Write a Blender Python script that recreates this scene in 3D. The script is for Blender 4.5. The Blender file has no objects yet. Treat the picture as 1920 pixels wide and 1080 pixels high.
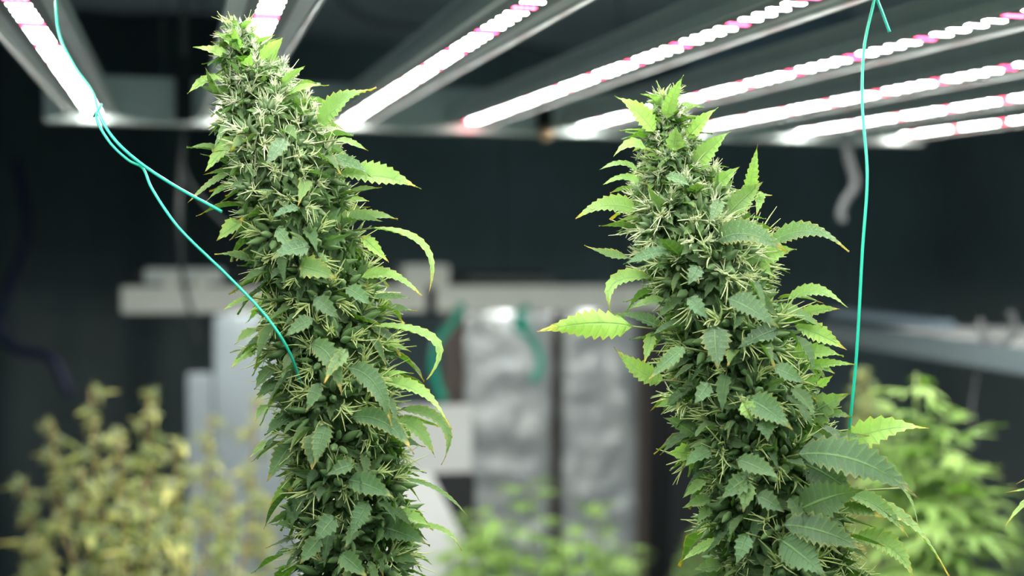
import bpy, bmesh, math, random
from mathutils import Vector, Matrix, Euler

# ------------------------------------------------------------------ camera
F = 2478.0                                  # focal length in pixels of the 1920 frame
YAW, PIT, ROL = 0.2496, 0.0408, -0.00775
CAM = Vector((0, 0, 1.45))
def cam_dir(x, y, d):
    """camera-space (right, up, forward) -> world direction"""
    cr, sr = math.cos(ROL), math.sin(ROL)
    r, u2 = cr*x + sr*y, -sr*x + cr*y
    cp, sp = math.cos(PIT), math.sin(PIT)
    fw, u = cp*d + sp*u2, -sp*d + cp*u2
    cy, sy = math.cos(YAW), math.sin(YAW)
    return Vector((cy*r + sy*fw, -sy*r + cy*fw, u))
RIGHT, UP, FWD = cam_dir(1, 0, 0), cam_dir(0, 1, 0), cam_dir(0, 0, 1)
def at(px, py, d):
    return CAM + cam_dir((px-960)/F*d, (540-py)/F*d, d)
def at_y(px, py, Y):
    v = cam_dir((px-960)/F, (540-py)/F, 1.0)
    return CAM + v*(Y/v.y)
def at_x(px, py, X):
    v = cam_dir((px-960)/F, (540-py)/F, 1.0)
    return CAM + v*(X/v.x)

S = bpy.context.scene
COL = S.collection
cd = bpy.data.cameras.new('camera'); cam = bpy.data.objects.new('camera', cd); COL.objects.link(cam)
cd.sensor_width = 36; cd.lens = F*36/1920; cd.clip_start = 0.01
cam.matrix_world = Matrix((( RIGHT.x, UP.x, -FWD.x, CAM.x), (RIGHT.y, UP.y, -FWD.y, CAM.y), (RIGHT.z, UP.z, -FWD.z, CAM.z), (0,0,0,1)))
cd.dof.use_dof = True; cd.dof.focus_distance = 0.685; cd.dof.aperture_fstop = 4.4
S.camera = cam
S.view_settings.view_transform = 'Standard'; S.view_settings.look = 'None'
S.view_settings.gamma = 1; S.view_settings.use_curve_mapping = False
S.view_settings.exposure = 1.18
try: S.cycles.use_denoising = True
except Exception: pass
W = bpy.data.worlds.new('world'); S.world = W; W.use_nodes = True
W.node_tree.nodes['Background'].inputs[0].default_value = (0.62, 0.85, 0.88, 1)
W.node_tree.nodes['Background'].inputs[1].default_value = 0.07
LED_W, LED_R, STRIP = 132.0, 40.0, 6.0

rnd = random.Random(7)
def R(a, b): return rnd.uniform(a, b)

# ------------------------------------------------------------------ materials
def newmat(name):
    m = bpy.data.materials.new(name); m.use_nodes = True
    nt = m.node_tree
    for n in list(nt.nodes): nt.nodes.remove(n)
    out = nt.nodes.new('ShaderNodeOutputMaterial')
    return m, nt, out
class NT:
    def __init__(s, nt): s.nt = nt
    def n(s, kind, **kw):
        nd = s.nt.nodes.new('ShaderNode'+kind)
        for k, v in kw.items():
            if k.startswith('i_'):
                key = k[2:]; key = int(key) if key.isdigit() else key.replace('_', ' ')
                if isinstance(v, bpy.types.NodeSocket): s.nt.links.new(v, nd.inputs[key])
                else: nd.inputs[key].default_value = v
            else: setattr(nd, k, v)
        return nd
    def math(s, op, a, b=0.0, clamp=False):
        nd = s.nt.nodes.new('ShaderNodeMath'); nd.operation = op; nd.use_clamp = clamp
        for i, v in enumerate((a, b)):
            if isinstance(v, bpy.types.NodeSocket): s.nt.links.new(v, nd.inputs[i])
            else: nd.inputs[i].default_value = v
        return nd.outputs[0]
    def ramp(s, v, a, b, c=0.0, d=1.0, smooth=True):
        nd = s.nt.nodes.new('ShaderNodeMapRange')
        if smooth: nd.interpolation_type = 'SMOOTHSTEP'
        s.nt.links.new(v, nd.inputs[0])
        for i, x in enumerate((a, b, c, d)): nd.inputs[1+i].default_value = x
        return nd.outputs[0]
    def mix(s, f, a, b):
        nd = s.nt.nodes.new('ShaderNodeMix'); nd.data_type = 'RGBA'
        for i, v in ((0, f), (6, a), (7, b)):
            if isinstance(v, bpy.types.NodeSocket): s.nt.links.new(v, nd.inputs[i])
            else: nd.inputs[i].default_value = v if i == 0 else (*v, 1) if len(v) == 3 else v
        return nd.outputs[2]
    def link(s, a, b): s.nt.links.new(a, b)

def plain(name, col, rough=0.6, metal=0.0, noise=0.12, scale=30, bump=0.0, spec=0.4, emit=None, es=0):
    m, nt, out = newmat(name); N = NT(nt)
    tc = N.n('TexCoord')
    no = N.n('TexNoise', i_Vector=tc.outputs['Object'], i_Scale=scale, i_Detail=4.0)
    c2 = tuple(max(0, c*(1-noise*2)) for c in col); c3 = tuple(min(1, c*(1+noise)) for c in col)
    b = N.n('BsdfPrincipled', i_Base_Color=N.mix(no.outputs[0], c2, c3), i_Roughness=rough, i_Metallic=metal)
    b.inputs['Specular IOR Level'].default_value = spec
    if bump:
        bp = N.n('Bump', i_Height=no.outputs[0], i_Strength=bump, i_Distance=0.01)
        N.link(bp.outputs[0], b.inputs['Normal'])
    if emit:
        b.inputs['Emission Color'].default_value = (*emit, 1); b.inputs['Emission Strength'].default_value = es
    N.link(b.outputs[0], out.inputs[0])
    return m
def emitter(name, col, s):
    m, nt, out = newmat(name); N = NT(nt)
    e = N.n('Emission', i_Color=(*col, 1), i_Strength=s)
    N.link(e.outputs[0], out.inputs[0]); return m

def leaf_material():
    m, nt, out = newmat('leaf'); N = NT(nt)
    a = N.n('Attribute', attribute_name='leaf'); sep = N.n('SeparateColor', i_0=a.outputs['Color'])
    u, s_, v = sep.outputs[0], sep.outputs[1], sep.outputs[2]
    def prop(k): return N.n('Attribute', attribute_name=k, attribute_type='OBJECT').outputs['Fac']
    tone, yel, frost, pale = prop('tone'), prop('yellow'), prop('frost'), prop('pale')
    oi = N.n('ObjectInfo')
    tc = N.n('TexCoord')
    n1 = N.n('TexNoise', i_Vector=tc.outputs['Object'], i_Scale=150.0, i_Detail=3.0)
    n2 = N.n('TexNoise', i_Vector=tc.outputs['Object'], i_Scale=1600.0, i_Detail=2.0)
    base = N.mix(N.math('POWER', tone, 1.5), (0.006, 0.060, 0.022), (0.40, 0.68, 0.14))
    base = N.mix(N.math('MULTIPLY', N.ramp(n1.outputs[0], .3, .75), .35), base, (0.018, 0.10, 0.035))
    hsv = N.n('HueSaturation', i_Color=base, i_Value=N.ramp(oi.outputs['Random'], 0, 1, .75, 1.25, False)); base = hsv.outputs[0]
    base = N.mix(pale, base, (0.92, 0.87, 0.32))
    # veins: thin side veins and the midrib, slightly paler
    vein = N.math('POWER', v, 5.0)
    mid = N.ramp(u, .02, .09, 1, 0)
    vm = N.math('MAXIMUM', N.math('MULTIPLY', vein, .30), N.math('MULTIPLY', mid, .55))
    base = N.mix(vm, base, (0.22, 0.42, 0.14))
    # frosty resin speckle
    sp = N.ramp(n2.outputs[0], .52, .70)
    fr = N.math('MULTIPLY', N.math('ADD', N.math('MULTIPLY', sp, .75), .10), frost)
    base = N.mix(fr, base, (0.48, 0.68, 0.58))
    # yellowed tips and margins
    tip = N.ramp(N.math('ADD', s_, N.math('MULTIPLY', n1.outputs[0], .30)), .94, 1.15)
    edge = N.math('MULTIPLY', N.ramp(u, .86, 1.0), N.ramp(n1.outputs[0], .30, .55))
    spots = N.math('MULTIPLY', N.ramp(n1.outputs[0], .64, .70), N.math('MULTIPLY', N.ramp(yel, .7, 1.0), .6))
    ym = N.math('MULTIPLY', N.math('MAXIMUM', N.math('MAXIMUM', tip, N.math('MULTIPLY', edge, .8)), spots), N.math('MULTIPLY', yel, 1.2), True)
    base = N.mix(ym, base, (0.66, 0.47, 0.055))
    br = N.math('MULTIPLY', N.ramp(s_, .955, 1.0), N.math('MINIMUM', N.math('MULTIPLY', yel, 1.5), 1.0))
    base = N.mix(N.math('MULTIPLY', br, .7), base, (0.40, 0.17, 0.05))
    geo = N.n('NewGeometry')
    under = N.mix(0.18, base, (0.34, 0.47, 0.28))
    col = N.mix(geo.outputs['Backfacing'], base, under)
    bmp = N.n('Bump', i_Height=N.math('ADD', N.math('MULTIPLY', vm, -1.0), N.math('MULTIPLY', n2.outputs[0], .3)), i_Strength=.8, i_Distance=.001)
    b = N.n('BsdfPrincipled', i_Base_Color=col, i_Roughness=.48, i_Normal=bmp.outputs[0])
    b.inputs['Specular IOR Level'].default_value = .24
    b.inputs['Sheen Weight'].default_value = .05; b.inputs['Sheen Roughness'].default_value = .4
    tcol = N.n('HueSaturation', i_Color=N.mix(.35, col, (0.26, 0.55, 0.03)), i_Saturation=1.1, i_Value=1.25)
    t = N.n('BsdfTranslucent', i_Color=tcol.outputs[0], i_Normal=bmp.outputs[0])
    mx = N.n('MixShader', i_0=.30, i_1=b.outputs[0], i_2=t.outputs[0])
    N.link(mx.outputs[0], out.inputs[0]); return m

def soft_material(name, c1, c2, trans=.3, scale=500, rough=.6):
    m, nt, out = newmat(name); N = NT(nt)
    tc = N.n('TexCoord'); oi = N.n('ObjectInfo')
    no = N.n('TexNoise', i_Vector=tc.outputs['Object'], i_Scale=scale, i_Detail=2.0)
    f = N.math('ADD', N.math('MULTIPLY', N.ramp(no.outputs[0], .35, .65), .65), N.math('MULTIPLY', oi.outputs['Random'], .35))
    col = N.mix(f, c1, c2)
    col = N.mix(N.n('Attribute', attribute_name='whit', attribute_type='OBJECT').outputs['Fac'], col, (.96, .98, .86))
    b = N.n('BsdfPrincipled', i_Base_Color=col, i_Roughness=rough)
    b.inputs['Sheen Weight'].default_value = .2
    t = N.n('BsdfTranslucent', i_Color=col)
    mx = N.n('MixShader', i_0=trans, i_1=b.outputs[0], i_2=t.outputs[0])
    N.link(mx.outputs[0], out.inputs[0]); return m

def foil_material():
    m, nt, out = newmat('foil'); N = NT(nt)
    tc = N.n('TexCoord')
    no = N.n('TexNoise', i_Vector=tc.outputs['Object'], i_Scale=9.0, i_Detail=5.0)
    bp = N.n('Bump', i_Height=no.outputs[0], i_Strength=.7, i_Distance=.03)
    b = N.n('BsdfPrincipled', i_Base_Color=N.mix(no.outputs[0], (.34, .40, .43), (.62, .64, .61)), i_Roughness=.48, i_Metallic=.6, i_Normal=bp.outputs[0])
    N.link(b.outputs[0], out.inputs[0]); return m

M_LEAF = leaf_material()
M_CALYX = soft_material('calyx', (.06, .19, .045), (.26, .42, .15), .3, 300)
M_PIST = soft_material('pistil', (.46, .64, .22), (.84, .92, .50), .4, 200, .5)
M_STEM = plain('plant_stem', (.20, .27, .09), .6, scale=80)
M_DRY = plain('dry_stem', (.30, .24, .11), .7, scale=80)
M_ALU = plain('aluminium', (.84, .87, .85), .42, .05, .06, 60)
M_BEAM = plain('beam_paint', (.72, .80, .76), .5, .1, .06, 40)
M_BEAMW = plain('white_beam_paint', (.90, .92, .83), .5, .0, .05, 20)
M_BOARD = plain('led_board', (.34, .36, .36), .5, 0, .05, 60)
M_LEDW = emitter('led_white', (.97, 1.0, .96), LED_W)
M_LEDR = emitter('led_red', (1.0, .03, .09), LED_R)
M_STRIP = emitter('led_strip', (1.0, .98, .93), STRIP)
M_WIRE = plain('green_wire', (.015, .52, .34), .35, 0, .05, 60, spec=.6)
M_GREY = plain('grey_cable', (.12, .135, .135), .6, 0, .1, 60)
M_DARK = plain('dark_rubber', (.02, .024, .026), .7, 0, .1, 30)
M_WALL = plain('wall_paint', (.24, .33, .345), .85, 0, .2, 3)
M_WALLR = plain('wall_paint_grey', (.30, .37, .37), .85, 0, .15, 3)
M_CEIL = plain('ceiling_paint', (.64, .74, .77), .8, 0, .15, 4)
M_FLOOR = plain('floor_paint', (.30, .36, .38), .6, 0, .2, 6)
M_CURT = plain('black_sheet', (.075, .105, .11), .6, 0, .15, 8)
M_FOIL = foil_material()
M_WHITE = plain('white_plastic', (.72, .76, .74), .5, 0, .05, 8)
M_PALE = plain('pale_blue_panel', (.46, .54, .57), .5, 0, .07, 5)
M_POT = plain('fabric_pot', (.03, .033, .035), .9, 0, .2, 60)
M_SOIL = plain('soil', (.05, .035, .022), .95, 0, .3, 50)
M_BLUE = plain('blue_hose', (.006, .014, .06), .5, 0, .1, 40)
M_KNOB = plain('brass_knob', (.70, .50, .30), .35, .6, .1, 60)
M_BEAMG = plain('blue_grey_beam_paint', (.15, .20, .21), .5, .1, .06, 30)
M_DUCT = plain('duct_metal', (.30, .40, .48), .35, .5, .08, 8)
M_GASK = plain('brown_tape', (.12, .10, .085), .7, 0, .15, 20)

# ------------------------------------------------------------------ object helpers
def link(o, parent=None):
    COL.objects.link(o)
    if parent: o.parent = parent
    return o
def obj(name, me, mat=None, parent=None, loc=None):
    if isinstance(me, bmesh.types.BMesh):
        bm = me; me = bpy.data.meshes.new(name); bm.to_mesh(me); bm.free()
    if mat and not me.materials:
        for m in (mat if isinstance(mat, (list, tuple)) else [mat]): me.materials.append(m)
    o = bpy.data.objects.new(name, me); link(o, parent)
    if loc is not None: o.location = loc
    return o
def thing(name, label, cat, loc=(0, 0, 0), group=None):
    o = bpy.data.objects.new(name, None); o.empty_display_size = .05; link(o); o.location = loc
    return tag(o, label, cat, group)
def tag(o, label, cat, group=None):
    o['label'] = label; o['category'] = cat
    if group: o['group'] = group
    return o
def struct(name, bm, mat):
    o = obj(name, bm, mat); o['kind'] = 'structure'; return o
def box(bm, x0, x1, y0, y1, z0, z1, mi=0):
    vs = [bm.verts.new((x, y, z)) for z in (z0, z1) for y in (y0, y1) for x in (x0, x1)]
    for f in ((0,2,3,1), (4,5,7,6), (0,1,5,4), (2,6,7,3), (0,4,6,2), (1,3,7,5)):
        fc = bm.faces.new([vs[i] for i in f]); fc.material_index = mi
    return bm
def NB(): return bmesh.new()
def bx(*a, bev=0):
    bm = box(NB(), *a)
    if bev: bmesh.ops.bevel(bm, geom=bm.edges[:], offset=bev, segments=2, affect='EDGES')
    return bm
def catmull(pts, n=8):
    P = [pts[0]*2-pts[1]] + list(pts) + [pts[-1]*2-pts[-2]]
    out = []
    for i in range(1, len(P)-2):
        for k in range(n):
            t = k/n; p0, p1, p2, p3 = P[i-1:i+3]
            out.append(.5*((2*p1)+(p2-p0)*t+(2*p0-5*p1+4*p2-p3)*t*t+(3*p1-p0-3*p2+p3)*t**3))
    out.append(pts[-1].copy()); return out
def tube(bm, pts, r, sides=6, mi=0, cap=True):
    rs = r if isinstance(r, (list, tuple)) else [r]*len(pts)
    rings = []; nrm = None
    for i, p in enumerate(pts):
        d = (pts[min(i+1, len(pts)-1)] - pts[max(i-1, 0)]).normalized()
        if nrm is None: nrm = d.orthogonal().normalized()
        nrm = (nrm - d*nrm.dot(d))
        nrm = nrm.normalized() if nrm.length > 1e-6 else d.orthogonal().normalized()
        b = d.cross(nrm)
        rings.append([bm.verts.new(p + (nrm*math.cos(a)+b*math.sin(a))*rs[i]) for a in [2*math.pi*k/sides for k in range(sides)]])
    for a, b in zip(rings, rings[1:]):
        for k in range(sides):
            f = bm.faces.new((a[k], a[(k+1) % sides], b[(k+1) % sides], b[k])); f.smooth = True; f.material_index = mi
    if cap:
        for ring, rev in ((rings[0], True), (rings[-1], False)):
            f = bm.faces.new(list(reversed(ring)) if rev else ring); f.material_index = mi
    return bm
def lathe(bm, prof, seg=24, c=Vector((0,0,0)), mi=0):
    rings = [[bm.verts.new(c + Vector((r*math.cos(a), r*math.sin(a), z))) for a in [2*math.pi*k/seg for k in range(seg)]] for r, z in prof]
    for a, b in zip(rings, rings[1:]):
        for k in range(seg):
            f = bm.faces.new((a[k], a[(k+1) % seg], b[(k+1) % seg], b[k])); f.smooth = True; f.material_index = mi
    bm.faces.new(list(reversed(rings[0]))); bm.faces.new(rings[-1]); return bm

# ------------------------------------------------------------------ room
FLOORZ, CEILZ, BACKY, LX, RX = 0.0, 2.12, 4.6, -1.9, 2.9
struct('floor', bx(LX, RX, -.6, BACKY, -.05, 0), M_FLOOR)
struct('ceiling', bx(LX, RX, -.6, BACKY, CEILZ, CEILZ+.05), M_CEIL)
struct('wall_back', bx(LX, RX, BACKY, BACKY+.05, 0, CEILZ), M_WALL)
struct('wall_left', bx(LX-.05, LX, -.6, BACKY, 0, CEILZ), M_WALL)
struct('wall_right', bx(RX, RX+.05, -.6, BACKY, 0, CEILZ), M_WALLR)

# ------------------------------------------------------------------ grow light over the plants
H, X0, SP, YE, YS = 1.606, -.1036, .1676, 1.823, .10
def in_view(p, m=0):
    d = p-CAM; z = d.dot(FWD)
    if z < .05: return False
    return abs(d.dot(RIGHT)/z*F) < 960+m and abs(d.dot(UP)/z*F) < 540+m
def grow_light():
    t = thing('grow_light', 'bright overhead grow light with eight slanting bars of white and red diodes', 'grow light', (X0+3.5*SP, (YE+YS)/2, H))
    o0 = t.location.copy()
    bmb = NB(); hw = .031
    L0, L1 = YS-o0.y, YE-o0.y
    # profile: board, two side lips and a narrower finned heat sink above
    box(bmb, -hw, hw, L0, L1, .0, .004)
    for s in (-1, 1):
        box(bmb, *sorted((s*hw, s*(hw-.0022))), L0, L1, -.0052, .0)
        box(bmb, *sorted((s*.022, s*.0195)), L0, L1, .004, .020)
        box(bmb, *sorted((s*.008, s*.0055)), L0, L1, .004, .020)
    box(bmb, -.024, .024, L0, L1, .020, .023)
    barme = bpy.data.meshes.new('light_bar'); bmb.to_mesh(barme); bmb.free(); barme.materials.append(M_ALU)
    bmc = NB(); box(bmc, -.016, .016, L0+.01, L1-.004, -.0012, -.0001)
    boardme = bpy.data.meshes.new('led_board'); bmc.to_mesh(boardme); bmc.free(); boardme.materials.append(M_BOARD)
    def chips(bm, y, mi):
        for k in range(4):
            x = (k-1.5)*.0042
            # recessed emitter inside a thin package rim
            zf, zr, a, b = -.0014, -.00152, .0016, .0034
            vs = [bm.verts.new((x+sx*a, y+sy*b, zf)) for sx, sy in ((-1, -1), (-1, 1), (1, 1), (1, -1))]
            f = bm.faces.new(vs); f.material_index = mi
            for x0, x1, y0, y1 in ((x-a-.0002, x-a, y-b, y+b), (x+a, x+a+.0002, y-b, y+b), (x-a, x+a, y-b-.0002, y-b), (x-a, x+a, y+b, y+b+.0002)):
                box(bm, x0, x1, y0, y1, zr, -.0012, 2)
    rows = {}
    for nm, mm in (('w', M_LEDW), ('r', M_LEDR)):
        b = NB(); chips(b, 0, 0); me = bpy.data.meshes.new('led_row'); b.to_mesh(me); b.free(); 
        for q in (mm, mm, M_BOARD): me.materials.append(q)
        rows[nm] = me
    pitch = .0225; nrow = int((YE-YS-.05)/pitch)
    vis = []
    for i in range(8):
        x = X0+i*SP
        for k in range(nrow):
            y = YE-.02-k*pitch
            if in_view(Vector((x, y, H)), 25): vis.append(((Vector((x, y, H))-CAM).length, i, k))
    vis.sort(); keep = {(i, k) for _, i, k in vis[:298]}
    for i in range(8):
        x = X0+i*SP-o0.x
        bar = obj('light_bar', barme, None, t, (x, 0, 0))
        obj('led_board', boardme, None, bar)
        rest = NB()
        for k in range(nrow):
            y = YE-.02-k*pitch-o0.y; red = (k+i) % 5 == 3
            if (i, k) in keep: obj('led_row', rows['r' if red else 'w'], None, bar, (0, y, 0))
            else: chips(rest, y, 1 if red else 0)
        st = obj('distant_led_rows', rest, [M_LEDW, M_LEDR, M_BOARD], bar); st['kind'] = 'stuff'
    xa, xb = X0-.062-o0.x, X0+7*SP+.05-o0.x
    for ya, nm in ((L1, 'cross_beam'), (L0-.035, 'cross_beam')):
        b = NB(); box(b, xa, xb, ya, ya+.035, -.014, .048)
        bmesh.ops.bevel(b, geom=b.edges[:], offset=.0015, segments=1, affect='EDGES')
        obj(nm, b, M_BEAM, t)
    # hanger strap with a small knob on the far beam, and the cables to the ceiling
    for px, kn in ((345, False), (1018, True)):
        p = at_y(px, 215, YE)-o0
        hs = obj('hanger_strap', bx(p.x-.011, p.x+.011, L1-.010, L1-.0065, -.010, .075), M_DARK, t)
        if kn:
            b = NB(); bmesh.ops.create_uvsphere(b, u_segments=12, v_segments=8, radius=.011)
            for f in b.faces: f.smooth = True
            obj('knob', b, M_KNOB, hs, (p.x, L1-.018, -.014))
    for x in (xa+.15, xb-.15):
        for y in (L0, L1+.017):
            obj('hanging_cable', tube(NB(), [Vector((x, y, .045)), Vector((x, y, CEILZ-H))], .0015, 5), M_GREY, t)
    return t
grow_light()

# ------------------------------------------------------------------ leaves
def add_leaf(bm, lay, spine, nrm0, W, nteeth, fold=.35, wav=0., seed=0, twist=0., q=.11, serr=.73, mi=0):
    """serrated, folded, veined leaflet along a spine (list of points); nrm0 its upper side; W full width."""
    rr = random.Random(seed)
    n = len(spine)-1
    cum = [0.0]
    for a, b in zip(spine, spine[1:]): cum.append(cum[-1]+(b-a).length)
    L = cum[-1]
    def pos(s):
        d = max(0, min(1, s))*L
        for i in range(n):
            if d <= cum[i+1] or i == n-1:
                t = (d-cum[i])/max(1e-9, cum[i+1]-cum[i]); return spine[i].lerp(spine[i+1], t)
    def tang(s): return (pos(min(1, s+.03))-pos(max(0, s-.03))).normalized()
    st = [(0.0, .35, 0.)]
    for k in range(nteeth):
        a = .05+.90*k/nteeth; d = .90/nteeth
        st.append((a+.04*d, serr, 0.0)); st.append((a+.80*d, 1.0, 1.0))
    st.append((.975, .8, .2)); st.append((1.0, .0, 0.))
    ph = rr.uniform(0, 6.28)
    rows = []
    cols = (-1, -.5, 0, .5, 1)
    for s, sf, vn in st:
        w = .5*W*3.95*(max(s, .002)**.70)*((1-s)**1.5) if s < 1 else 0
        row = []
        for c in cols:
            au = abs(c)
            sc_ = s-(1-au)*.055*(1 if .04 < s < .97 else 0)
            p = pos(sc_); t = tang(sc_)
            b = nrm0.cross(t)
            if b.length < 1e-4: b = t.orthogonal()
            b.normalize(); nn = t.cross(b).normalized()
            if twist:
                cw, sw = math.cos(twist*(s-.35)), math.sin(twist*(s-.35)); b, nn = b*cw+nn*sw, nn*cw-b*sw
            ww = w*(sf if au == 1 else 1.0)
            z = fold*au*w + q*W*(0 if au != .5 else (.5-vn)) + wav*W*math.sin(ph+c*1.3+s*9)*au
            row.append((p + b*(c*ww*math.cos(math.atan(fold))) + nn*z, au, s, vn))
        rows.append(row)
    vr = []
    for row in rows:
        vr.append([])
        for co, u, s, vn in row:
            v = bm.verts.new(co); v[lay] = (u, s, vn, 1); vr[-1].append(v)
    for a, b in zip(vr, vr[1:]):
        for k in range(4):
            f = bm.faces.new((a[k], a[k+1], b[k+1], b[k])); f.smooth = True; f.material_index = mi
def leaf_bm():
    bm = NB(); return bm, bm.verts.layers.float_color.new('leaf')
def bez(B, C, T, n=12):
    return [B*(1-t)**2 + C*2*t*(1-t) + T*t*t for t in [i/n for i in range(n+1)]]
def unit_leaf(name, ratio, nteeth, droop, fold, wav, seed, curl=0, twist=0):
    bm, lay = leaf_bm()
    sp = [Vector((.02+x*(1-.12*abs(droop)), curl*x*x, -droop*x*x)) for x in [i/10 for i in range(11)]]
    add_leaf(bm, lay, sp, Vector((0, 0, 1)), ratio, nteeth, fold, wav, seed, twist)
    # short petiole
    me = bpy.data.meshes.new(name); bm.to_mesh(me); bm.free(); me.materials.append(M_LEAF); return me
LV = [unit_leaf('leaf', R(.28, .46), rnd.choice((5, 6, 7, 8)), R(-.05, .6), R(.15, .8), R(.02, .10), i, R(-.2, .2), R(-1.4, 1.4)) for i in range(18)]
LBIG = [unit_leaf('leaf', R(.26, .36), 9, R(.1, .45), R(.1, .4), R(.0, .05), 50+i, R(-.1, .1)) for i in range(5)]

def fan_leaf(seed):
    bm, lay = leaf_bm(); rr = random.Random(seed)
    for a, l in ((0, 1), (-.55, .85), (.55, .85), (-1.15, .6), (1.15, .6), (-1.8, .35), (1.8, .35)):
        d = Vector((math.cos(a), math.sin(a), 0)); dr = rr.uniform(.1, .4)
        sp = [Vector((.12, 0, 0))+d*(l*.88*t)+Vector((0, 0, -dr*l*t*t)) for t in [i/8 for i in range(9)]]
        add_leaf(bm, lay, sp, Vector((0, 0, 1)), l*.24, 7, .2, .03, seed*10+int(a*3))
    tube(bm, [Vector((0, 0, .02)), Vector((.13, 0, 0))], .012, 5)
    me = bpy.data.meshes.new('leaf'); bm.to_mesh(me); bm.free(); me.materials.append(M_LEAF); return me
LBIG = [fan_leaf(70+i) for i in range(5)]
def orient(p, d, n, s):
    x = d.normalized(); z = n - x*n.dot(x)
    z = z.normalized() if z.length > 1e-5 else x.orthogonal().normalized()
    y = z.cross(x)
    return Matrix(((x.x*s, y.x*s, z.x*s, p.x), (x.y*s, y.y*s, z.y*s, p.y), (x.z*s, y.z*s, z.z*s, p.z), (0, 0, 0, 1)))
def place_leaf(root, me, p, d, n, s, tone, yellow, frost, name='leaf'):
    o = bpy.data.objects.new(name, me); link(o, root)
    o.matrix_basis = orient(p-root.location, d, n, s)
    o['tone'] = tone; o['yellow'] = yellow; o['frost'] = frost
    return o

# ------------------------------------------------------------------ flower buds: calyxes with hair-like pistils
def teardrop(bm, p, d, L, r, mi, seg=6):
    x = d.orthogonal().normalized(); y = d.cross(x)
    prof = ((0, .35), (.18, .85), (.42, 1.0), (.70, .62), (.90, .22))
    rings = [[bm.verts.new(p+d*(L*t)+(x*math.cos(a)+y*math.sin(a))*(r*w)) for a in [2*math.pi*k/seg for k in range(seg)]] for t, w in prof]
    for a, b in zip(rings, rings[1:]):
        for k in range(seg):
            f = bm.faces.new((a[k], a[(k+1) % seg], b[(k+1) % seg], b[k])); f.smooth = True; f.material_index = mi
    tip = bm.verts.new(p+d*L)
    for k in range(seg):
        f = bm.faces.new((rings[-1][k], rings[-1][(k+1) % seg], tip)); f.smooth = True; f.material_index = mi
def bud_meshes(seed):
    rr = random.Random(100+seed); u = rr.uniform
    bm, lay = leaf_bm(); bp = NB()
    n = 10
    for k in range(n):
        zc = 1-1.15*(k+.5)/n; a = k*2.39996+u(-.3, .3); sr = math.sqrt(max(0, 1-zc*zc))
        d = Vector((sr*math.cos(a), sr*math.sin(a), zc+.25)).normalized()
        teardrop(bm, d*u(.25, .45), d, u(.50, .80), u(.09, .14), 0)
    for k in range(3):
        a = k*2.1+u(-.5, .5); d = Vector((math.cos(a)*.75, math.sin(a)*.75, u(.35, 1.0))).normalized()
        p = d*u(.45, .62)
        for j in range(rr.choice((11, 13, 16))):
            e = (d+Vector((u(-.5, .5), u(-.5, .5), u(-.35, .5)))).normalized()
            l = u(.32, .68); cv = Vector((u(-1, 1), u(-1, 1), u(-.4, 1))); c2 = Vector((u(-1, 1), u(-1, 1), u(-1, 1)))
            pts = [p+e*(.1+l*t)+cv*(l*t*t*.55)+c2*(l*t**3*.30) for t in (0, .2, .4, .6, .8, 1)]
            tube(bp, pts, [.027, .027, .025, .021, .016, .008], 4, 0, False)
    for k in range(14):
        a = k*2.4+u(-.4, .4); d = Vector((math.cos(a), math.sin(a), u(-.3, 1.0))).normalized()
        L = u(.7, 1.15); b0 = u(.3, .45); dr = u(-.1, .55)
        sp = [d*(b0+L*t)+Vector((0, 0, -dr*t*t)) for t in (0, .25, .5, .75, 1)]
        add_leaf(bm, lay, sp, Vector((u(-.4, .4), u(-.4, .4), 1)), L*u(.32, .50), 4, u(.1, .8), .05, seed*19+k, mi=1)
    me = bpy.data.meshes.new('flower_bud'); bm.to_mesh(me); bm.free(); me.materials.append(M_CALYX); me.materials.append(M_LEAF)
    mp = bpy.data.meshes.new('pistils'); bp.to_mesh(mp); bp.free(); mp.materials.append(M_PIST)
    return me, mp
BUDS = [bud_meshes(i) for i in range(8)]
def place_bud(root, p, d, s, k, tone=.4, yellow=0, frost=.5, pist=True, whit=0.):
    me, mp = BUDS[k % len(BUDS)]
    o = bpy.data.objects.new('flower_bud', me); link(o, root)
    z = d.normalized(); x = Vector((rnd.gauss(0, 1), rnd.gauss(0, 1), rnd.gauss(0, 1))); x = (x-z*x.dot(z)).normalized(); y = z.cross(x); q = p-root.location
    o.matrix_basis = Matrix(((x.x*s, y.x*s, z.x*s, q.x), (x.y*s, y.y*s, z.y*s, q.y), (x.z*s, y.z*s, z.z*s, q.z), (0, 0, 0, 1)))
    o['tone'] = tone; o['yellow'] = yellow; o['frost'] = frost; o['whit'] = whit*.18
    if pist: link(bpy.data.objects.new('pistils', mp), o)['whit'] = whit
    return o

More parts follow.
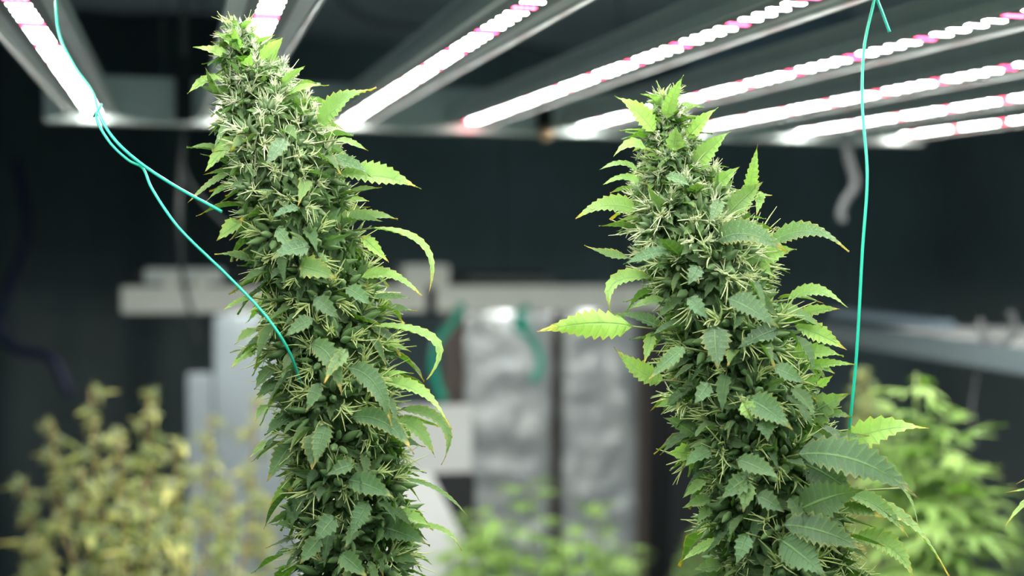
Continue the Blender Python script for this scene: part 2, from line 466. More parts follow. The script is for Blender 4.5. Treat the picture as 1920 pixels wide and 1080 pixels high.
# ------------------------------------------------------------------ the two flowering plants
def lerp_tab(tab, y):
    if y <= tab[0][0]: return tab[0][1:]
    for a, b in zip(tab, tab[1:]):
        if y <= b[0]:
            t = (y-a[0])/(b[0]-a[0]); return tuple(p+(q-p)*t for p, q in zip(a[1:], b[1:]))
    return tab[-1][1:]
def pot(root, r, h):
    o0 = root.location
    bm = NB(); lathe(bm, [(r*.86, 0), (r*.95, h*.3), (r, h*.8), (r*1.03, h), (r*.97, h), (r*.95, h*.92)], 28)
    obj('fabric_pot', bm, M_POT, root); s = NB(); lathe(s, [(r*.95, h*.86), (r*.9, h*.90), (r*.4, h*.93), (.01, h*.94)], 20); obj('soil', s, M_SOIL, root)
def cola_plant(label, tab, D, heroes, nbud, nleaf, seed, ytop):
    rr = random.Random(seed); u = rr.uniform
    ax = [(y, at(x, y, D), r/F*D) for y, x, r in tab]
    def axis(y):
        for a, b in zip(ax, ax[1:]):
            if y <= b[0] or b is ax[-1]:
                t = (y-a[0])/(b[0]-a[0]); return a[1].lerp(b[1], t), a[2]+(b[2]-a[2])*t
    ybot = tab[-1][0]
    end = ax[-1][1]
    foot = Vector((end.x+.04, end.y+.02, 0))
    root = thing('cannabis_plant', label, 'plant', foot)
    spn = catmull([foot+Vector((0, 0, .2)), foot+Vector((-.01, 0, .6)), end.lerp(foot, .1)] + [a[1] for a in reversed(ax)], 4)
    nn = len(spn)
    obj('stem', tube(NB(), [p-foot for p in spn], [.0075*(1-.75*i/nn) for i in range(nn)], 8), M_STEM, root)
    pot(root, .10, .24)
    # flower buds packed around the stem
    for k in range(nbud):
        f = ((k+.5)/nbud)
        y = ytop + (ybot-ytop)*(f**1.05)
        c, r = axis(y)
        a = k*2.39996+u(-.25, .25)
        el = .9-1.1*min(1, (y-ytop)/350) + u(-.25, .25)
        h = Vector((math.cos(a), math.sin(a), 0))
        rad = r*u(.40, .66)
        p = c+h*rad+Vector((0, 0, u(-.004, .004)))
        s = min(.0165, max(.0065, r*.42))*u(.85, 1.2)
        hi = max(0, 1-(y-ytop)/420)  # whitens the tops: pale young growth, plus lamp glare put into the colour
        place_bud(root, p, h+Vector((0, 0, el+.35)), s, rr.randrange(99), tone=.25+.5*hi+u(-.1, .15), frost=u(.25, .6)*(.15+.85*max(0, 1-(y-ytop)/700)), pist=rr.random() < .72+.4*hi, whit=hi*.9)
    # extra young tufts near the top, whitened also to mimic lamp glare
    for k in range(48):
        y = ytop+8+330*(k/48)**1.2; c, r = axis(y); a = k*2.39996+1.1; h = Vector((math.cos(a), math.sin(a), 0))
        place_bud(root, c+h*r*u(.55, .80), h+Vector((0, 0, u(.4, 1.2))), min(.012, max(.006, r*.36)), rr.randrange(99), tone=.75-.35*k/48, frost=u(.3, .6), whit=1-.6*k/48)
    # tip bud
    c, r = axis(ytop); place_bud(root, c, Vector((0, 0, 1)), .010, 3, tone=.8, frost=.5)
    # sugar leaves
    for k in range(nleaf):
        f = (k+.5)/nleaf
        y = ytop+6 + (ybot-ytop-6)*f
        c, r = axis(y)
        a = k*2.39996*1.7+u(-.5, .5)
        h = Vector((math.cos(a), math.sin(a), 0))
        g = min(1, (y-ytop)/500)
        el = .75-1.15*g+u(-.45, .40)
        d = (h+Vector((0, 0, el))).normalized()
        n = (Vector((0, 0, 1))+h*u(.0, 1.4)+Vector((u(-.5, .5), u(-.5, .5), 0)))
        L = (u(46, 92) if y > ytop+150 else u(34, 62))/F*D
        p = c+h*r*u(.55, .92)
        hi = max(0, 1-(y-ytop)/380)  # lighter top leaves: young growth, with overexposure painted into the tone
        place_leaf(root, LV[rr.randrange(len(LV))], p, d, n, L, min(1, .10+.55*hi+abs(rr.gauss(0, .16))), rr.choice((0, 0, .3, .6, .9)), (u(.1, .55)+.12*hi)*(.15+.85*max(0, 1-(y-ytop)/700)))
    # inner foliage that closes the gaps
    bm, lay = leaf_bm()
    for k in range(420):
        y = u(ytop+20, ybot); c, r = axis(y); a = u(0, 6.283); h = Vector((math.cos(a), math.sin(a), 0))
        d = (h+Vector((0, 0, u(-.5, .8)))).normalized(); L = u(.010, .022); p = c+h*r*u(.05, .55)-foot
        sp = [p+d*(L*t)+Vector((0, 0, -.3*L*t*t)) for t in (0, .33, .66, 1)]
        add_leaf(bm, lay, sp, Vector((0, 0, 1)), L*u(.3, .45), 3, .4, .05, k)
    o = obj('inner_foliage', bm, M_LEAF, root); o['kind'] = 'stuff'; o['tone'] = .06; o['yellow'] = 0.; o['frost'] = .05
    # the leaves one can pick out
    for i, hl in enumerate(heroes):
        bx_, by_, tx, ty = hl[:4]; w, tone, yel = hl[4:7]
        k = hl[7] if len(hl) > 7 else {}
        ctrl = k.get('c', ((bx_+tx)/2, (by_+ty)/2-.10*abs(tx-bx_)))
        db, dt = k.get('d', (-.012, -.022))
        B, T = at(bx_, by_, D+db), at(tx, ty, D+dt)
        C = at(ctrl[0], ctrl[1], D+(db+dt)/2+k.get('dc', 0))
        ang = k.get('f', 42)*math.pi/180
        n = (-FWD)*math.cos(ang)+Vector((0, 0, 1))*math.sin(ang)
        if k.get('flip'): n = -n
        bm, lay = leaf_bm()
        Lp = math.hypot(tx-bx_, ty-by_)
        add_leaf(bm, lay, [p-foot for p in bez(B, C, T, 14)], n, w*1.15/F*D, k.get('n', max(4, min(12, int(Lp/11)))), k.get('fold', .42), k.get('wav', .05), seed*1000+i, u(-.9, .9), serr=k.get('serr', .72))
        # petiole back to the stem
        sc, _ = axis(by_+18)
        tube(bm, catmull([sc-foot, sc.lerp(B, .6)-foot, B-foot], 3), .0006, 4, 1)
        o = obj('leaf', bm, [M_LEAF, M_STEM], root); o['tone'] = tone; o['yellow'] = yel; o['frost'] = k.get('frost', .22)*(.25+.75*max(0, 1-(by_-ytop)/800))  # less frost lower down, which also paints in the light's falloff
    return root

TAB_L = [(62, 445, 14), (90, 452, 34), (130, 470, 62), (200, 500, 92), (300, 532, 112), (400, 560, 120), (500, 577, 126), (600, 600, 130), (700, 622, 132), (800, 640, 132), (900, 656, 130), (1000, 662, 128), (1080, 664, 128), (1190, 668, 110)]
TAB_R = [(195, 1250, 14), (225, 1251, 30), (260, 1254, 48), (330, 1266, 78), (400, 1286, 104), (480, 1312, 128), (560, 1342, 136), (640, 1368, 140), (720, 1392, 146), (800, 1412, 148), (900, 1438, 150), (1000, 1458, 152), (1080, 1470, 152), (1190, 1478, 130)]
HL = [
 (432,112,362,88,28,.9,.1), (437,85,401,58,14,.9,.1,{'f':20}), (447,94,437,48,22,.9,0,{'f':20}), (490,112,533,70,26,.9,0,{'f':15}),
 (464,136,471,98,28,.85,0,{'f':15}), (418,150,351,176,26,.9,.3,{'c':(385,143)}), (528,162,573,123,20,.8,.1,{'f':20}), (533,182,617,160,20,.9,.5,{'c':(565,160)}),
 (598,236,706,164,48,.55,.7,{'c':(636,184),'f':30}), (436,212,399,282,16,.35,.1,{'frost':.5,'f':20}), (441,258,383,324,32,.75,.6,{'f':25}),
 (434,322,352,380,18,.6,.7,{'frost':.4}), (432,346,386,378,14,.6,.2), (632,262,690,283,18,.7,.6), (640,326,790,354,50,.72,.55,{'f':30,'c':(715,322),'n':11}),
 (622,296,700,334,30,.15,.1,{'frost':.6}), (648,376,692,378,18,.7,.7), (537,262,498,312,34,.15,.3,{'frost':.6,'f':15,'d':(-.045,-.055)}), (628,422,746,412,38,.5,.6,{'c':(690,396)}),
 (452,416,405,452,34,.8,.8,{'f':30}), (470,488,402,477,22,.35,.8,{'frost':.4}), (696,428,803,552,24,.75,.95,{'c':(840,440),'f':70}), (678,444,729,492,26,.95,.9,{'f':20}),
 (578,462,508,486,40,.12,.3,{'frost':.6,'f':20,'d':(-.045,-.056)}), (563,500,633,523,44,.5,.9,{'f':15,'d':(-.045,-.055)}), (678,520,792,556,28,.8,.7,{'c':(735,500)}), (690,562,775,560,18,.2,.3,{'frost':.6}),
 (472,558,416,583,14,.8,.6), (586,598,530,633,28,.2,.2,{'frost':.5,'f':15,'d':(-.045,-.055)}), (700,612,800,712,28,.8,.8,{'c':(880,620),'f':65}), (702,640,772,660,18,.75,.5),
 (478,654,433,690,26,.85,.95,{'f':25}), (480,618,440,646,22,.8,.6), (584,646,641,742,40,.2,.5,{'frost':.45,'c':(628,650),'f':15,'d':(-.046,-.058)}),
 (650,656,608,718,26,.45,.9,{'frost':.6,'f':10,'d':(-.05,-.062)}), (655,690,735,800,42,.1,.7,{'c':(715,700),'frost':.6,'f':25,'d':(-.035,-.05)}), (704,708,776,700,14,.8,.5),
 (706,718,845,802,34,.8,.7,{'c':(800,715),'f':60}), (662,782,776,852,42,.1,.8,{'c':(728,772),'frost':.6,'f':28,'d':(-.035,-.05)}), (752,768,828,872,28,.5,.8,{'c':(878,780),'f':50}),
 (742,790,816,858,32,.55,.5,{'c':(790,790)}), (512,690,477,730,28,.3,.2,{'f':30}), (522,716,480,748,22,.15,.2), (550,828,500,904,42,.25,.6,{'f':15}),
 (592,812,584,882,46,.2,.7,{'f':10,'d':(-.042,-.05)}), (612,796,590,872,36,.2,.6,{'f':10,'d':(-.046,-.052)}), (556,778,496,816,34,.1,.1), (505,826,465,862,14,.8,.6),
 (562,896,503,950,30,.9,1.0,{'f':20,'d':(.0,.0)}), (742,900,878,970,14,.45,.6,{'c':(826,900),'f':60,'frost':.5}), (695,985,806,1024,52,.1,.2,{'frost':.4,'f':30}),
 (748,962,806,988,30,.7,.2), (770,990,865,1032,18,.85,.6,{'c':(840,978),'f':60}), (715,828,738,884,24,.9,1.0,{'f':10,'d':(.01,.01)}),
 (562,990,508,984,22,.3,.1), (655,900,742,936,44,.1,.3,{'frost':.45,'f':25,'d':(-.042,-.05)}), (660,872,612,892,30,.15,.2,{'f':20,'d':(-.045,-.052)}), (628,970,588,1018,40,.12,.2,{'f':15,'d':(-.045,-.052)}),
 (690,940,655,1010,34,.12,.1,{'f':10,'d':(-.045,-.05)}), (560,930,545,990,34,.15,.1,{'f':15}), (600,1010,560,1060,34,.15,.4,{'f':20,'d':(-.04,-.05)}), (640,1040,690,1085,38,.15,.3,{'f':20,'d':(-.045,-.055)}),
 (720,1040,790,1060,36,.2,.2), (500,760,478,790,18,.5,.4), (590,560,640,600,32,.1,.1,{'frost':.5,'f':20,'d':(-.046,-.056)}), (600,720,572,775,26,.15,.4,{'f':10,'d':(-.045,-.055)}),
 (650,540,700,575,30,.15,.1,{'frost':.5,'f':30,'d':(-.035,-.045)}), (480,330,430,352,24,.3,.1,{'frost':.5}), (560,390,505,412,22,.1,.1,{'frost':.5,'d':(-.04,-.045)}), (520,430,548,470,26,.2,.1,{'frost':.6,'f':10,'d':(-.044,-.05)}),
]
HR = [
 (1250,222,1282,140,30,.95,0,{'f':12,'c':(1258,180)}), (1226,246,1151,180,38,.95,0,{'f':12,'c':(1196,200)}), (1288,258,1347,201,30,.9,0,{'f':12}), (1264,282,1268,236,38,.9,0,{'f':10,'d':(-.02,-.024)}),
 (1210,280,1150,294,24,.85,.1,{'c':(1180,256),'f':30}), (1194,320,1124,318,20,.7,0,{'c':(1165,298),'frost':.5}), (1198,342,1131,346,24,.8,.1,{'c':(1165,328)}), (1190,394,1079,410,38,.85,.6,{'c':(1140,368),'f':20}),
 (1300,312,1370,246,40,.75,0,{'f':12}), (1338,352,1388,312,28,.7,.3,{'f':15,'frost':.5}), (1402,380,1421,270,28,.75,.5,{'f':10,'c':(1408,330)}), (1365,402,1432,340,44,.65,.3,{'f':12,'d':(-.02,-.02)}),
 (1428,360,1418,405,18,.7,1.0,{'f':10}), (1412,374,1448,366,14,.7,.7), (1178,484,1095,460,24,.5,.8,{'c':(1140,482)}), (1262,472,1168,496,30,.08,.0,{'frost':.6,'d':(-.03,-.04)}),
 (1345,452,1480,476,52,.15,.8,{'c':(1400,415),'frost':.55,'f':22,'d':(-.03,-.05)}), (1442,458,1592,472,36,.25,.7,{'c':(1515,402),'frost':.55,'f':22}), (1392,494,1494,468,54,.85,.2,{'f':10,'d':(-.01,-.012)}), (1412,492,1450,520,26,.8,.2,{'f':15}),
 (1222,522,1145,586,34,.9,.7,{'c':(1118,508),'f':45}), (1245,562,1180,579,22,.7,.1,{'frost':.5}), (1186,612,1008,622,56,.88,.75,{'c':(1110,596),'f':8,'n':10,'flip':True,'d':(-.02,-.05)}), (1244,616,1150,588,30,.12,.1,{'frost':.4}),
 (1242,712,1150,650,40,.95,.6,{'c':(1190,700),'f':12}), (1222,624,1208,682,24,.8,1.0,{'f':8}), (1284,652,1216,712,30,.25,.5,{'frost':.65,'f':25,'d':(-.04,-.052)}), (1338,612,1346,694,54,.12,.5,{'frost':.5,'f':10,'d':(-.05,-.056)}),
 (1366,560,1462,616,46,.08,.2,{'frost':.45,'f':30,'d':(-.045,-.058)}), (1456,618,1382,654,36,.02,.0,{'frost':.1,'f':15,'d':(-.03,-.045)}), (1478,562,1590,577,30,.7,.3,{'c':(1530,526)}), (1500,590,1576,580,24,.8,1.0,{'f':20}),
 (1455,580,1542,614,34,.4,.2,{'frost':.5}), (1490,612,1587,656,40,.9,.8,{'f':18,'c':(1540,622)}), (1486,664,1582,668,38,.72,.1,{'f':25}), (1508,690,1606,684,22,.7,.3,{'f':30}),
 (1498,738,1546,697,28,.55,.1,{'f':15}), (1535,724,1562,704,18,.8,1.0,{'f':15}), (1488,800,1592,738,74,.45,.2,{'f':12,'n':7,'frost':.4}), (1500,770,1603,784,34,.4,.3,{'f':20,'frost':.4}),
 (1404,748,1486,806,52,.15,.4,{'frost':.5,'f':15,'d':(-.05,-.058)}), (1432,788,1440,828,34,.2,.1,{'frost':.7,'f':10,'d':(-.052,-.056)}), (1284,756,1227,764,24,.6,.5), (1302,814,1243,783,36,.15,.1,{'frost':.45,'f':20}),
 (1292,850,1250,850,36,.9,.2,{'f':12}), (1332,846,1282,876,34,.2,.1,{'frost':.5,'d':(-.03,-.04)}), (1322,902,1280,934,24,.6,.1,{'frost':.5}), (1332,938,1280,952,26,.5,.1,{'frost':.4}), (1330,950,1306,985,24,.4,.1,{'f':20}),
 (1382,862,1468,904,38,.2,.3,{'frost':.35,'f':25,'d':(-.05,-.06)}), (1402,896,1352,936,40,.2,.1,{'f':15,'d':(-.05,-.056)}), (1402,902,1393,962,32,.45,.2,{'f':8,'d':(-.052,-.056)}),
 (1500,838,1630,818,34,.3,.3,{'frost':.4}), (1575,842,1742,803,54,.9,.75,{'c':(1640,790),'f':18,'n':9}), (1498,852,1725,938,72,.06,.3,{'c':(1620,838),'f':30,'n':12,'frost':.3,'d':(-.04,-.06),'fold':.2}),
 (1504,868,1602,926,62,.04,.1,{'f':25,'d':(-.03,-.04),'fold':.2}), (1500,955,1622,918,66,.06,.1,{'f':12,'n':9,'d':(-.045,-.055),'fold':.2}), (1590,935,1780,1082,32,.75,.9,{'c':(1712,950),'f':60,'n':12}),
 (1560,925,1706,1012,38,.4,.6,{'c':(1650,925),'f':45}), (1470,985,1626,1034,56,.08,.4,{'f':28,'n':10,'c':(1540,985),'d':(-.05,-.06),'fold':.25}), (1462,1012,1552,1086,60,.15,.1,{'f':15,'n':9,'d':(-.055,-.06),'fold':.2}),
 (1600,1012,1716,1090,46,.75,.9,{'c':(1680,1000),'f':40}), (1690,915,1722,990,6,.6,.8,{'c':(1712,930)}), (1352,1012,1273,1056,22,.75,.5,{'frost':.3}), (1356,1062,1298,1070,30,.4,.2),
 (1392,752,1412,792,32,.95,.1,{'f':10,'d':(-.052,-.052)}), (1290,560,1330,600,30,.1,.0,{'frost':.4,'f':15,'d':(-.05,-.056)}), (1310,500,1290,535,30,.1,.0,{'frost':.5,'f':15,'d':(-.048,-.052)}), (1420,930,1470,960,36,.08,.1,{'f':20,'d':(-.055,-.06)}),
 (1330,720,1300,760,30,.15,.1,{'frost':.5,'f':15,'d':(-.05,-.055)}), (1450,690,1510,720,34,.15,.1,{'frost':.5,'f':25,'d':(-.045,-.05)}), (1560,885,1680,900,30,.8,.8,{'c':(1630,870),'f':40}), (1400,1000,1380,1060,32,.12,.1,{'f':10,'d':(-.055,-.06)}),
 (1550,960,1660,975,34,.5,.9,{'c':(1610,945),'f':35}), (1530,690,1565,700,20,.7,.5), (1350,375,1330,420,26,.3,.1,{'frost':.6,'f':10,'d':(-.03,-.036)}), (1250,330,1295,350,24,.3,.0,{'frost':.7,'f':25,'d':(-.026,-.03)}),
]
DP = .70
cola_plant('tall green flowering cannabis stalk below the overhead bars, the left of the two in focus', TAB_L, DP, HL, 150, 215, 11, 62)
cola_plant('tall green flowering cannabis stalk in focus beside the straight green wire at right', TAB_R, DP, HR, 150, 205, 23, 195)

# third stalk, mostly beyond the right edge of the frame: only two leaf tips reach in
def edge_plant():
    D = .72; top, bot = at(2045, 800, D), at(2060, 1190, D)
    foot = Vector((bot.x+.12, bot.y, 0))
    root = thing('cannabis_plant', 'cannabis plant at the right edge with only its yellowish leaf tips showing', 'plant', foot)
    obj('stem', tube(NB(), [p-foot for p in catmull([foot+Vector((0, 0, .2)), foot.lerp(bot, .6), bot, top], 6)], .005, 8), M_STEM, root)
    pot(root, .10, .24)
    for i, (a, b, c, d, w, tn, yl, cc) in enumerate([(2040,890,1882,994,26,.85,.8,(1915,920)), (2040,900,1884,924,14,.8,.8,(1930,915)), (2040,870,1905,908,14,.8,.8,(1945,882)), (2045,980,1925,1030,26,.6,.4,(1950,985))]):
        bm, lay = leaf_bm()
        add_leaf(bm, lay, [p-foot for p in bez(at(a, b, D), at(*cc, D-.01), at(c, d, D-.02), 12)], Vector((0, 0, .6))-FWD*.8, w/F*D, 8, .3, .03, 900+i)
        o = obj('leaf', bm, M_LEAF, root); o['tone'] = tn; o['yellow'] = yl; o['frost'] = .1
    for k in range(24):
        c = top.lerp(bot, (k+.5)/24); a = k*2.4; h = Vector((math.cos(a), math.sin(a), .2))
        place_bud(root, c+h*.011, h, .011, k)
        if RIGHT.dot(h) > -.3: place_leaf(root, LV[k % 14], c+h*.012, h, Vector((0, 0, 1)), .022, .3, .3, .3)
edge_plant()

# ------------------------------------------------------------------ green plant wires
def wire(label, px, r, loc_from=0, cut=True):
    pts = catmull([p if isinstance(p, Vector) else at(*p) for p in px], 8)
    o0 = pts[0].copy()
    w = obj('green_wire', tube(NB(), [p-o0 for p in pts], r, 8), M_WIRE, None, o0)
    return tag(w, label, 'wire')
wire('green coated wire hanging from the lamp bar, cut end by the left stalk', [(98,-95,.86), (104,-30,.80), (110,60,.78), (140,125,.75), (172,170,.73), (186,215,.70), (215,262,.685), (262,305,.68), (330,350,.675), (416,397,.67)], .00085)
wire('green coated wire curving down into the left stalk from the knot near the lamp', [(176,218,.715), (190,196,.705), (181,222,.70), (205,266,.69), (240,300,.684), (268,316,.682), (284,352,.675), (318,405,.665), (352,445,.66), (430,520,.655), (498,592,.65), (540,655,.652), (566,722,.672)], .00075)
wire('straight green coated wire hanging down to the right stalk with a bent end on top', [(1668,60,.69), (1655,25,.69), (1646,2,.69), (1643,-12,.69), (1648,-50,.69), Vector((.362, .624, 1.598)), Vector((.364, .622, 1.633)), Vector((.398, .618, 1.6365)), Vector((.364, .613, 1.633)), Vector((.361, .615, 1.598)), (1646,-46,.69), (1641,-10,.69), (1637,10,.69), (1620,92,.69), (1617,200,.688), (1626,330,.684), (1617,470,.682), (1610,600,.68), (1604,690,.68), (1596,770,.682), (1590,830,.69)], .0008)

# ------------------------------------------------------------------ background grow lights
BY = 2.62
pa, pb = at_y(227, 588, BY), at_y(1262, 582, BY)
zb0, zb1 = pa.z, at_y(227, 538, BY).z
t2 = thing('grow_light', 'white grow light frame hanging lower at the back with driver boxes on top', 'grow light', (pa.x, BY, zb0))
Lb = pb.x-pa.x; hb = zb1-zb0
xj = at_y(808, 560, BY).x-pa.x
xk = at_y(1162, 560, BY).x-pa.x
for a, b in ((0, xj-.006), (xj+.006, xk-.002), (xk, Lb)):
    obj('cross_beam', bx(a, b, 0, .035, 0, hb, bev=.003), M_BEAMW, t2)
obj('joint_clip', bx(xj-.010, xj+.010, -.006, .03, -.008, hb*.92, bev=.002), M_DARK, t2)
obj('cross_beam', bx(0, Lb, 1.0, 1.035, 0, hb, bev=.003), M_GREY, t2)
for i in range(6):
    x = .05+i*(Lb-.1)/5
    br = obj('light_bar', bx(x-.03, x+.03, .035, 1.0, .012, .03), M_GREY, t2)
    obj('led_strip', bx(x-.014, x+.014, .05, .98, .008, .0115), M_STRIP, br)
def px2(x0, y0, x1, y1, Y=BY):   # rectangle on the beam plane -> local extents
    a, b = at_y(x0, y1, Y), at_y(x1, y0, Y); return a.x-pa.x, b.x-pa.x, a.z-zb0, b.z-zb0
for (r, d, m) in (((270,505,420,522), .12, M_BEAM), ((758,497,846,540), .10, M_BEAMW), ((880,520,1050,530), .05, M_GREY)):
    x0, x1, z0, z1 = px2(*r); obj('driver_box', bx(x0, x1, .015, .015+d, max(hb, z0) if r[3] > 535 else hb+.006, z1, bev=.003), m, t2)
for x in (318, 378):
    x0, x1, z0, z1 = px2(x-16, 518, x+16, 540); obj('mounting_foot', bx(x0, x1, .004, .03, hb, z1, bev=.004), M_BEAMW, t2)
for x in (.16, Lb-.12):
    for y in (.02, 1.015): obj('hanging_cable', tube(NB(), [Vector((x, y, hb)), Vector((x, y, CEILZ-zb0))], .0014, 5), M_DARK, t2)

# right-hand lamp: beam running towards the camera
XR = at(1560, 620, 2.45).x
qa, qb = at_x(1548, 640, XR), at_x(1975, 690, XR)
hr = .036
t3 = thing('grow_light', 'blue grey grow light frame at the right behind the straight green wire', 'grow light', (XR, qb.y, qa.z))
Lr = qa.y-qb.y
obj('cross_beam', bx(-.01, .025, 0, Lr, 0, hr, bev=.003), M_BEAMG, t3)
obj('top_rail', bx(.0, .04, Lr*.45, Lr*.98, hr+.012, hr+.026, bev=.002), M_DUCT, t3)
for k in range(5):
    y = .06+k*(Lr-.12)/4
    br = obj('light_bar', bx(.025, 1.0, y-.025, y+.025, .012, .028), M_ALU, t3)
    obj('led_strip', bx(.05, .98, y-.012, y+.012, .008, .0115), M_STRIP, br)
obj('cross_beam', bx(1.0, 1.035, 0, Lr, 0, hr, bev=.003), M_BEAMG, t3)
for x in (.005, 1.02):
    for y in (.05, Lr-.05): obj('hanging_cable', tube(NB(), [Vector((x, y, hr)), Vector((x, y, CEILZ-qa.z))], .0014, 5), M_DARK, t3)

# ------------------------------------------------------------------ cables and straps
def tw(px): return [(x, y, (at_y(x, y, 2.612)-CAM).dot(FWD)) for x, y, _ in px]
def cable(name, label, px, r, mat, cat='cable'):
    pts = catmull([at(*p) for p in px], 8); o0 = pts[0].copy()
    return tag(obj(name, tube(NB(), [p-o0 for p in pts], r, 8), mat, None, o0), label, cat)
cable('cable', 'grey cable hanging down in front of the far beam left of the left stalk', [(346,-60,1.9), (345,60,1.9), (345,230,1.9), (338,330,1.92), (336,430,1.95), (343,520,2.2), (358,585,2.4), (374,640,2.5)], .0042, M_GREY)
cable('cable', 'thin grey cable crossing diagonally behind the left green wire', [(338,290,1.93), (352,335,1.93), (385,382,1.95), (430,428,2.0)], .0028, M_GREY)
cable('strap', 'short curled grey strap hanging under the lamp beside the right green wire', [(1586,262,1.98), (1592,300,1.98), (1603,345,1.98), (1584,378,1.98), (1576,400,1.98), (1581,416,1.98)], .0062, M_GREY, 'strap')
cable('cable', 'looped blue grey cable resting on the right lamp frame', [(1838,600,2.0), (1845,632,1.99), (1870,645,1.98), (1896,632,1.98), (1903,606,1.98), (1893,585,1.98)], .006, M_GREY)
cable('cable', 'thin grey cable dangling below the right lamp frame', [(1838,655,2.02), (1832,700,2.02), (1822,770,2.02), (1830,840,2.02)], .0016, M_GREY)
cable('cable', 'pale cable sagging under the ceiling between two lamp bars', [(600,-60,2.6), (640,0,2.6), (690,34,2.6), (760,50,2.6), (830,56,2.6), (930,75,2.7), (1040,95,2.8)], .0055, M_GREY)
cable('hose', 'dark blue hose curving along the black curtain at far left', [(30,300,3.2), (50,430,3.2), (16,540,3.2), (-4,610,3.2), (30,655,3.2), (95,672,3.2), (130,740,3.2)], .011, M_BLUE, 'hose')
cable('twine', 'blurred green twine hanging below the far white beam beside the left stalk', tw([(868,570,2.6), (852,600,2.6), (822,640,2.6), (812,680,2.6), (820,720,2.6), (832,752,2.6)]), .0085, M_WIRE, 'twine')
cable('twine', 'blurred green twine bunch hanging in front of the silver foil panels', tw([(992,575,2.6), (970,592,2.59), (990,606,2.58), (968,612,2.58), (990,628,2.58), (1008,655,2.58), (1012,690,2.58), (998,716,2.58)]), .0085, M_WIRE, 'twine')

# ------------------------------------------------------------------ background furniture
def crumpled(x0, x1, z0, z1, y, th, nx, nz, amp, seed):
    bm = NB(); rr = random.Random(seed)
    from mathutils import noise
    front = []
    for j in range(nz+1):
        row = []
        for i in range(nx+1):
            x, z = x0+(x1-x0)*i/nx, z0+(z1-z0)*j/nz
            e = min(i, nx-i)/nx; ed = min(1, e*5)
            yy = y-th*.5*ed**.5-amp*ed*(noise.noise(Vector((x*9+seed, z*20, 0)))+.4*noise.noise(Vector((x*30, z*45, seed))))
            row.append(bm.verts.new((x+.25*amp*noise.noise(Vector((seed, z*20, 3))), yy, z)))
        front.append(row)
    back = [[bm.verts.new((v.co.x, y+th*.5, v.co.z)) for v in row] for row in front]
    for j in range(nz):
        for i in range(nx):
            f = bm.faces.new((front[j][i], front[j][i+1], front[j+1][i+1], front[j+1][i])); f.smooth = True
            bm.faces.new((back[j][i], back[j+1][i], back[j+1][i+1], back[j][i+1]))
        bm.faces.new((front[j][0], front[j+1][0], back[j+1][0], back[j][0])); bm.faces.new((front[j][nx], back[j][nx], back[j+1][nx], front[j+1][nx]))
    for i in range(nx):
        bm.faces.new((front[0][i], back[0][i], back[0][i+1], front[0][i+1])); bm.faces.new((front[nz][i], front[nz][i+1], back[nz][i+1], back[nz][i]))
    return bm
FY = 3.05
def rect(x0, y0, x1, y1, Y):
    a, b = at_y(x0, y1, Y), at_y(x1, y0, Y); return a.x, b.x, a.z, b.z
# tall dark rack carrying the foil panels
def panel(name, label, cat, r, Y, th, mat, crump=None, seed=1, z0=None):
    x0, x1, za, zb = rect(*r, Y)
    if z0 is not None: za = z0
    o0 = Vector(((x0+x1)/2, Y, za))
    if crump: bm = crumpled(x0-o0.x, x1-o0.x, 0, zb-za, 0, th, 26, 48, crump, seed)
    else: bm = bx(x0-o0.x, x1-o0.x, -th/2, th/2, 0, zb-za, bev=.004)
    return tag(obj(name, bm, mat, None, o0), label, cat)
panel('foil_panel', 'crumpled silver foil panel under the far beam, next to the white board', 'panel', (872,580,1036,1010), FY, .03, M_FOIL, .022, 3, z0=0)
panel('foil_panel', 'crumpled silver foil panel under the far beam, close to the right stalk', 'panel', (1052,578,1198,1000), FY, .03, M_FOIL, .022, 8, z0=0)
panel('backing_board', 'dark brown board showing between and beside the silver foil panels', 'board', (832,585,1215,1010), FY+.06, .02, M_GASK, z0=0)
panel('cabinet_panel', 'pale blue panel standing behind the left stalk under the far beam', 'panel', (402,588,560,1010), 3.1, .03, M_PALE, z0=0)
panel('cabinet_panel', 'narrow off-white panel at the left edge of the pale blue panel', 'panel', (352,700,398,1010), 3.0, .03, M_PALE, z0=0)
panel('white_board', 'upright white board right of the left stalk under the green twine', 'board', (745,758,884,892), 2.45, .02, M_WHITE)
panel('black_case', 'black case standing under the upright white board', 'case', (800,885,886,1030), 2.44, .06, M_DARK, z0=0)
# slanted white sheet in front of it
x0 = at_y(560, 1000, 2.2).x; p1, p2, p3, p4 = at_y(560, 880, 2.2), at_y(808, 885, 2.2), at_y(905, 1085, 2.2), at_y(960, 1200, 2.2)
o0 = Vector((p1.x, 2.2, 0)); bm = NB()
prof = [(p1.x, p1.z), (p2.x, p2.z), (p3.x, p3.z), (p4.x, p4.z), (p4.x+.05, 0), (p1.x, 0)]
vf = [bm.verts.new((x-o0.x, -.008, z)) for x, z in prof]; vb = [bm.verts.new((x-o0.x, .008, z)) for x, z in prof]
bm.faces.new(vf); bm.faces.new(list(reversed(vb)))
for i in range(6): bm.faces.new((vf[i], vb[i], vb[(i+1) % 6], vf[(i+1) % 6]))
tag(obj('white_sheet', bm, M_WHITE, None, o0), 'white sheet with a slanting edge standing low behind the left stalk', 'sheet')
# dark cabinet right of the foil
panel('dark_cabinet', 'tall black cabinet between the foil panels and the right stalk', 'cabinet', (1216,585,1330,1000), 3.2, .3, M_DARK, z0=0)
